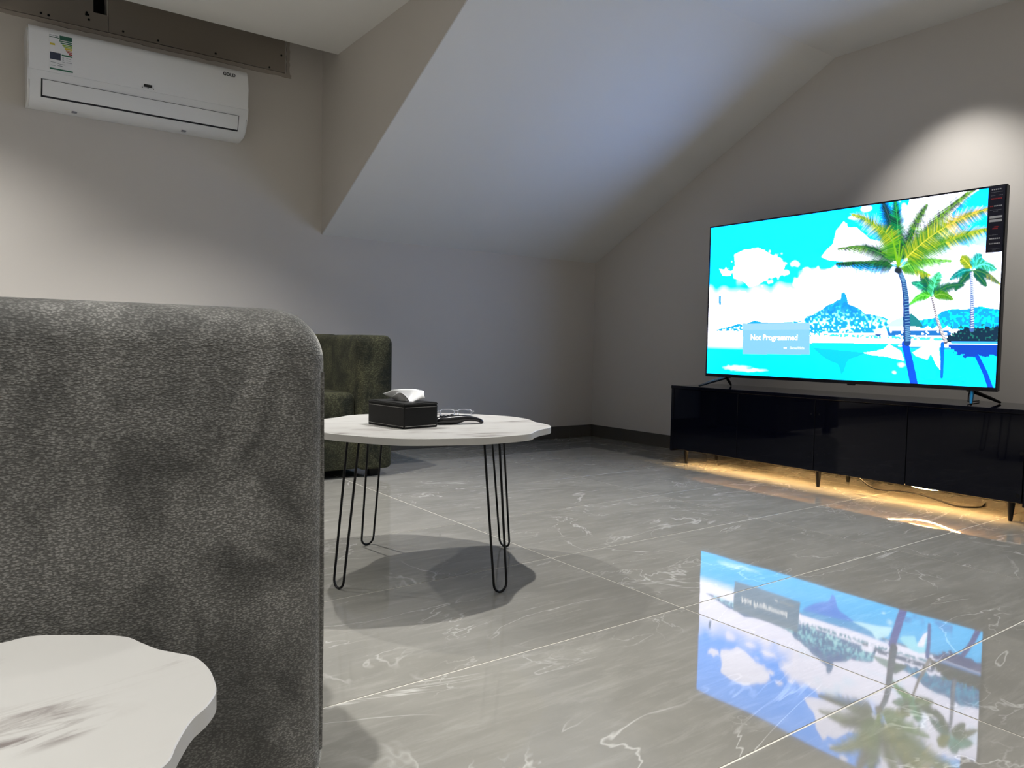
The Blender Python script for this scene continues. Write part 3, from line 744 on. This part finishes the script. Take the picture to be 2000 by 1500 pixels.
# palms
def qb(p, c, q, t): return ((1-t)**2*p[0]+2*t*(1-t)*c[0]+t*t*q[0], (1-t)**2*p[1]+2*t*(1-t)*c[1]+t*t*q[1])
def frond(p, c, q, ll, dark, light, droop=0.8, n=46, w=6.0, tip=None):
    n = int(n*1.5)
    for k in range(n):
        t = 0.10+0.90*k/(n-1); x, y = qb(p, c, q, t); x2, y2 = qb(p, c, q, min(1, t+0.02))
        dx, dy_ = x2-x, y2-y; l = math.hypot(dx, dy_)+1e-6; dx /= l; dy_ /= l
        prof_ = math.sin(PI*min(1, 0.18+0.80*t))**0.6*ll
        for s in (-1, 1):
            ax = -dy_*s*0.8+dx*0.55; ay = dx*s*0.8+dy_*0.55+droop*(0.45+0.5*t)
            m_ = math.hypot(ax, ay); lenk = prof_*rs.uniform(0.65, 1.1)
            cc = np.array(dark)*(1-(u_k := rs.rand()**1.7))+np.array(light if (tip is None or t < 0.55) else tip)*u_k
            stroke((x, y), (x+ax/m_*lenk, y+ay/m_*lenk), w, cc, 1.2)
    for k in range(14):
        stroke(qb(p, c, q, k/14), qb(p, c, q, (k+1)/14), 5.5-3.5*k/14, tuple(np.array(light)*0.9+0.05), 5.0-3.5*k/14)
DG, GR, YG, YE, TE = (0.001, 0.018, 0.022), (0.008, 0.17, 0.012), (0.16, 0.40, 0.01), (0.62, 0.60, 0.02), (0.0, 0.06, 0.08)
frond((1690, 575), (1640, 560), (1560, 625), 45, TE, (0.0, 0.5, 0.45)); frond((1690, 575), (1650, 600), (1590, 690), 42, TE, GR)
frond((1690, 570), (1660, 520), (1625, 500), 45, GR, YE, 0.2); frond((1690, 570), (1720, 500), (1745, 495), 45, TE, (0.05, 0.9, 0.8), 0.2)
frond((1690, 570), (1760, 510), (1825, 570), 50, GR, (0.1, 1.0, 0.9)); frond((1690, 575), (1760, 570), (1850, 655), 42, TE, GR, tip=YE); frond((1690, 575), (1730, 600), (1770, 665), 40, TE, GR)
trunk([(1684, 590), (1688, 690), (1686, 800), (1684, 925)], 15, 22, (0.05, 0.12, 0.35), (1.4, 1.5, 1.5))
frond((1452, 735), (1400, 640), (1335, 650), 42, TE, (0.02, 0.7, 0.35)); frond((1452, 735), (1430, 620), (1385, 600), 40, TE, GR, 0.4); frond((1452, 735), (1400, 690), (1320, 775), 40, GR, (0.15, 0.9, 0.05))
frond((1452, 735), (1460, 640), (1500, 590), 45, GR, (0.1, 0.9, 0.5), 0.3); frond((1452, 735), (1520, 650), (1640, 660), 48, TE, GR); frond((1452, 735), (1510, 690), (1572, 745), 42, GR, YG)
trunk([(1450, 735), (1475, 845), (1500, 925), (1530, 1000)], 12, 20, (0.10, 0.10, 0.14), (1.5, 1.4, 1.3))
trunk([(1258, 570), (1285, 640), (1298, 740), (1300, 900), (1303, 1000)], 26, 42, (0.006, 0.045, 0.20), (0.25, 0.60, 0.85))
frond((1258, 565), (1330, 540), (1440, 600), 60, GR, YG, 1.2, tip=YE); frond((1258, 560), (1400, 500), (1565, 515), 75, GR, (0.25, 0.75, 0.1), 1.1)
frond((1250, 555), (1100, 505), (890, 530), 85, DG, GR, 1.3, 60); frond((1250, 550), (1110, 400), (900, 445), 80, DG, GR, 1.0, 64, tip=YG)
frond((1250, 545), (1190, 300), (985, 245), 78, GR, YG, 0.8, 60, tip=YE); frond((1250, 540), (1240, 330), (1165, 165), 70, DG, TE, 0.15, 70, 6)
frond((1255, 540), (1262, 330), (1240, 165), 62, DG, (0.0, 0.40, 0.08), 0.1, 70, 6); frond((1255, 550), (1250, 380), (1140, 320), 80, GR, YG, 0.9, 50, tip=YE)
frond((1262, 545), (1320, 340), (1430, 185), 60, DG, GR, 0.3, 60, tip=YG); frond((1265, 545), (1420, 300), (1710, 95), 70, DG, YG, 0.5, 80)
frond((1265, 548), (1480, 400), (1790, 330), 95, GR, YG, 0.7, 80, tip=YE); frond((1265, 545), (1480, 290), (1815, 205), 85, GR, YE, 0.7, 80, tip=(0.9, 0.55, 0.06))
for q in ((1215, 330), (1235, 440), (1265, 400), (1285, 430)): stroke((1254, 560), q, 12, YG, 5)
blob(1250, 575, 32, 26, (0.01, 0.02, 0.03), 1, 0.5)
# on-screen banner and side mark
poly([(330, 888), (728, 885), (725, 1073), (328, 1070)], (0.17, 0.42, 0.74)); poly([(330, 888), (728, 885), (728, 925), (330, 928)], (0.25, 0.46, 0.70), 0.7)
poly([(190, 725), (204, 725), (204, 778), (190, 778)], (0.05, 0.3, 0.75)); 
put(np.clip((1-np.abs(PX-175-0.0*PY)/40), 0, 1)*((PY > 640) & (PY < 720))*0.0, WHT)

y_l, y_r, z_b, z_t = TY1-BZ, TY0+BZ, TZ0+BB, TZ1-BZ
uu = np.linspace(0, 1, SW); vv = np.linspace(0, 1, SH)
gy, gz = np.meshgrid(y_l+(y_r-y_l)*uu, z_t+(z_b-z_t)*vv)
co = np.stack([np.full(gy.shape, TVX-O.x+0.0015), gy-O.y, gz-O.z], -1).reshape(-1, 3).astype(np.float32)
ii = np.arange(SW*SH).reshape(SH, SW)
fc = np.stack([ii[:-1, :-1], ii[1:, :-1], ii[1:, 1:], ii[:-1, 1:]], -1).reshape(-1, 4)
me = bpy.data.meshes.new('screen'); me.vertices.add(len(co)); me.vertices.foreach_set('co', co.ravel())
me.loops.add(fc.size); me.loops.foreach_set('vertex_index', fc.ravel().astype(np.int32))
me.polygons.add(len(fc)); me.polygons.foreach_set('loop_start', np.arange(0, fc.size, 4, dtype=np.int32))
me.update(calc_edges=True)
ca = me.color_attributes.new('picture', 'FLOAT_COLOR', 'POINT')
ca.data.foreach_set('color', np.concatenate([img.reshape(-1, 3), np.ones((SW*SH, 1), np.float32)], 1).ravel())
m, nt, b = M_('screen_picture'); at = N(nt, 'ShaderNodeAttribute'); at.attribute_name = 'picture'
b.inputs['Base Color'].default_value = (0.01, 0.01, 0.012, 1); b.inputs['Roughness'].default_value = 0.2
L(nt, at.outputs['Color'], b.inputs['Emission Color']); b.inputs['Emission Strength'].default_value = 1.5
MAT['screen'] = m
scr = obj('screen', me, 'screen', tv); scr['label'] = 'lit screen with lagoon and palm trees'
MAT['osd'] = plain('screen_lettering', (0.02, 0.02, 0.02), 0.5, emit=(1, 1, 1), es=3.4)
MAT['osd2'] = plain('screen_lettering_dim', (0.02, 0.02, 0.02), 0.5, emit=(0.85, 0.95, 1), es=1.1)
def scr_pos(p):
    u, v = H_(p); u /= SW; v /= SH
    return Vector((TVX-O.x+0.0006, y_l+(y_r-y_l)*u-O.y, z_t+(z_b-z_t)*v-O.z))
def on_screen(p):   # text frame: local x -> -Y (rightwards on the screen), local y -> Z
    q = scr_pos(p); return Matrix(((0, 0, -1, q.x), (-1, 0, 0, q.y), (0, 1, 0, q.z), (0, 0, 0, 1)))
text_mesh('screen_text', 'Not Programmed', 0.046, 'osd', scr, on_screen((374, 986)), 0.0002, 0.0006)
text_mesh('screen_text', 'Show/Hide', 0.022, 'osd2', scr, on_screen((606, 1041)), 0.0002, 0.0004)
bm = B(); q = scr_pos((572, 1034)); box(bm, q.x-0.0002, q.x+0.0002, q.y-0.02, q.y, q.z-0.002, q.z+0.002); obj('screen_dash', bm, 'osd', scr)

# sticker hanging on the top right corner of the screen
bm = B(); sy1, sy0, sz1, sz0 = 1.612, 1.540, 1.541, 1.232
stk = tvbox(TVX-0.0035, TVX-0.0018, sy0, sy1, sz0, sz1, 0.0004)
MAT['sticker'] = plain('dark_blue_sticker', (0.004, 0.005, 0.022), 0.35)
MAT['stk_white'] = plain('sticker_white_print', (0.55, 0.55, 0.58), 0.5); MAT['stk_red'] = plain('sticker_red_print', (0.35, 0.02, 0.03), 0.5); MAT['stk_grey'] = plain('sticker_grey_print', (0.20, 0.20, 0.24), 0.5)
stk = obj('feature_sticker', stk, 'sticker', tv); stk['label'] = 'dark blue sticker with white and red print'
def mark(rows, mat):
    bm = B()
    for (a0, a1, t0, t1) in rows:
        box(bm, TVX-0.0040-O.x, TVX-0.0034-O.x, sy1-(sy1-sy0)*a1-O.y, sy1-(sy1-sy0)*a0-O.y, sz1-(sz1-sz0)*t1-O.z, sz1-(sz1-sz0)*t0-O.z)
    obj('print', bm, mat, stk)['kind'] = 'stuff'
def words(y, a0, a1, h, n):
    w = (a1-a0)/n; return [(a0+k*w, a0+(k+0.72)*w, y-h/2, y+h/2) for k in range(n)]
mark(words(0.045, .2, .8, .016, 5)+words(0.295, .38, .88, .016, 6)+[(.14, .90, .445, .482), (.14, .90, .50, .537)]+words(0.79, .2, .85, .020, 6)+words(0.865, .2, .85, .018, 7), 'stk_white')
mark(words(0.185, .2, .85, .020, 7)+words(0.297, .14, .36, .018, 2)+[(.34, .66, .63, .648), (.45, .70, .605, .622)], 'stk_red')
mark(words(0.085, .15, .9, .006, 9)+words(0.135, .15, .45, .008, 3)+words(0.135, .62, .9, .008, 3)+words(0.355, .15, .85, .008, 9)+words(0.375, .35, .65, .006, 4)+words(0.735, .15, .7, .008, 6)+words(0.945, .15, .85, .005, 9)+words(0.965, .4, .62, .006, 3), 'stk_grey')

# ------------------------------------------------------------------ air conditioner
AX0, AX1 = 0.268, 1.350
ac = thing('air_conditioner', 'white wall-mounted split air conditioner with energy label high on the back wall', 'air conditioner', ((AX0+AX1)/2, YB, 1.93))
OA = Vector(ac.location)
prof = [(YB-0.001, 2.300), (4.565, 2.306), (4.540, 2.302), (4.524, 2.290), (4.517, 2.270), (4.514, 2.20), (4.514, 2.115), (4.519, 2.090), (4.524, 2.068), (4.532, 2.035), (4.546, 1.995), (4.562, 1.968), (4.586, 1.948), (4.620, 1.936), (4.66, 1.931), (YB-0.001, 1.940)]
bm = B(); prism(bm, [(y-OA.y, z-OA.z) for y, z in prof], 'x', AX0-OA.x, AX1-OA.x)
ends = [e for e in bm.edges if abs(e.verts[0].co.x-e.verts[1].co.x) < 1e-6 and max(v.co.y for v in e.verts) < -0.01]
bmesh.ops.bevel(bm, geom=ends, offset=0.010, segments=4, affect='EDGES')
obj('body', bm, 'white', ac, True)
def strip(bm, pts, x0, x1, off, th):
    """plate following profile points pts (y,z), pushed off outward by off, thickness th"""
    n = len(pts); nor = []
    for i in range(n):
        a = Vector(pts[max(0, i-1)]); c = Vector(pts[min(n-1, i+1)]); t = (c-a).normalized(); nor.append(Vector((t.y, -t.x)) if (t.y < 0) else Vector((-t.y, t.x)))
    def P(i, o, x):
        p = Vector(pts[i]) + nor[i]*o; return bm.verts.new((x-OA.x, p.x-OA.y, p.y-OA.z))
    f0 = [P(i, off+th, x0) for i in range(n)]; f1 = [P(i, off+th, x1) for i in range(n)]; b0 = [P(i, off, x0) for i in range(n)]; b1 = [P(i, off, x1) for i in range(n)]
    for i in range(n-1):
        bm.faces.new((f0[i], f0[i+1], f1[i+1], f1[i])); bm.faces.new((b0[i], b1[i], b1[i+1], b0[i+1]))
        bm.faces.new((f0[i], b0[i], b0[i+1], f0[i+1])); bm.faces.new((f1[i], f1[i+1], b1[i+1], b1[i]))
    bm.faces.new((f0[0], f1[0], b1[0], b0[0])); bm.faces.new((f0[-1], b0[-1], b1[-1], f1[-1]))
fp = [(4.540, 2.302), (4.524, 2.290), (4.517, 2.270), (4.514, 2.20), (4.514, 2.115), (4.519, 2.086)]
bm = B(); strip(bm, fp, AX0+0.006, AX1-0.006, -0.001, 0.005)
pn = obj('front_panel', bm, 'white2', ac, True)
lv = [(4.5285, 2.046), (4.533, 2.030), (4.541, 2.006), (4.549, 1.987), (4.556, 1.975)]
bm = B(); strip(bm, [(4.528, 2.048)] + lv[1:-1] + [(4.562, 1.966)], 0.326, 1.300, 0.0002, 0.0012); obj('louver_gap_shade', bm, 'recess_shade', ac)  # dark strip behind the louver, painted as the shaded gap around it
bm = B(); strip(bm, lv, 0.333, 1.296, 0.0005, 0.0042); obj('louver', bm, 'white', ac, True)
bm = B(); box(bm, 0.795-OA.x, 0.835-OA.x, 4.5085-OA.y, 4.5145-OA.y, 2.102-OA.z, 2.117-OA.z); obj('display_window', bm, 'darkplastic', ac)
for x in (0.787, 0.815, 0.843):
    bm = B(); box(bm, x-0.002-OA.x, x+0.002-OA.x, 4.5088-OA.y, 4.5145-OA.y, 2.096-OA.z, 2.099-OA.z); obj('indicator', bm, 'darkplastic', ac)
MAT['ink'] = plain('dark_grey_print', (0.05, 0.05, 0.055), 0.5)
text_mesh('brand_lettering', 'GOLD', 0.025, 'ink', ac, Matrix(((1, 0, 0, 1.205-OA.x), (0, 0, -1, 4.5095-OA.y+0.0012), (0, 1, 0, 2.256-OA.z), (0, 0, 0, 1))), 0.0003, 0.0010)
for x in (0.48, 1.02):
    bm = B(); box(bm, x-0.012-OA.x, x+0.012-OA.x, 4.62-OA.y, 4.64-OA.y, 1.930-OA.z, 1.936-OA.z); obj('clip', bm, 'stk_grey', ac)
# energy label
LX0, LX1, LZ0, LZ1 = 0.362, 0.464, 2.098, 2.276
MAT['lbl'] = plain('label_white', (0.74, 0.75, 0.78), 0.35)
bm = B(); strip(bm, [(4.5165, LZ1), (4.514, 2.20), (4.514, LZ0)], LX0, LX1, 0.004, 0.0006); lab = obj('energy_label', bm, 'lbl', ac); lab['label'] = 'energy rating label with coloured bars'
def lbar(rects, col, nm):
    if nm not in MAT: MAT[nm] = plain(nm, col, 0.45)
    bm = B(); w = LX1-LX0; h = LZ1-LZ0
    for (a0, a1, t0, t1) in rects:
        z1 = LZ1-h*t0; z0 = LZ1-h*t1
        def yy(z): return 4.514 + max(0, (z-2.20))*0.0025/0.076
        strip(bm, [(yy(z1), z1), (yy((z0+z1)/2), (z0+z1)/2), (yy(z0), z0)], LX0+w*a0, LX0+w*a1, 0.0045, 0.0005)
    obj('label_print', bm, nm, lab)['kind'] = 'stuff'
lbar([(.44, .98, .01, .135), (.0, .42, .085, .105)], (0.012, 0.095, 0.06), 'label_dark_green')
lbar([(.42, .98, .155, .185), (.48, .98, .205, .235), (.0, 1.0, .955, .995), (.52, .98, .535, .575)], (0.015, 0.13, 0.07), 'label_green')
lbar([(.55, .98, .250, .285), (.60, .98, .295, .320)], (0.22, 0.38, 0.03), 'label_lime')
lbar([(.66, .98, .330, .380), (.02, .24, .265, .320)], (0.55, 0.46, 0.05), 'label_yellow')
lbar([(.70, .98, .395, .420)], (0.50, 0.22, 0.03), 'label_orange')
lbar([(.76, .98, .435, .460), (.82, .98, .480, .515)], (0.35, 0.03, 0.03), 'label_red')
lbar([(.02, .48, .515, .715)], (0.03, 0.04, 0.075), 'label_navy')
lbar([(.0, .22, .04, .055), (.24, .38, .04, .055), (.54, .62, .62, .632), (.72, .92, .62, .632), (.54, .62, .68, .69), (.72, .88, .68, .69), (.05, .28, .79, .80), (.34, .66, .81, .82), (.34, .55, .86, .875), (.05, .25, .88, .89), (.54, .64, .735, .745), (.72, .96, .735, .745)], (0.16, 0.18, 0.21), 'label_grey')
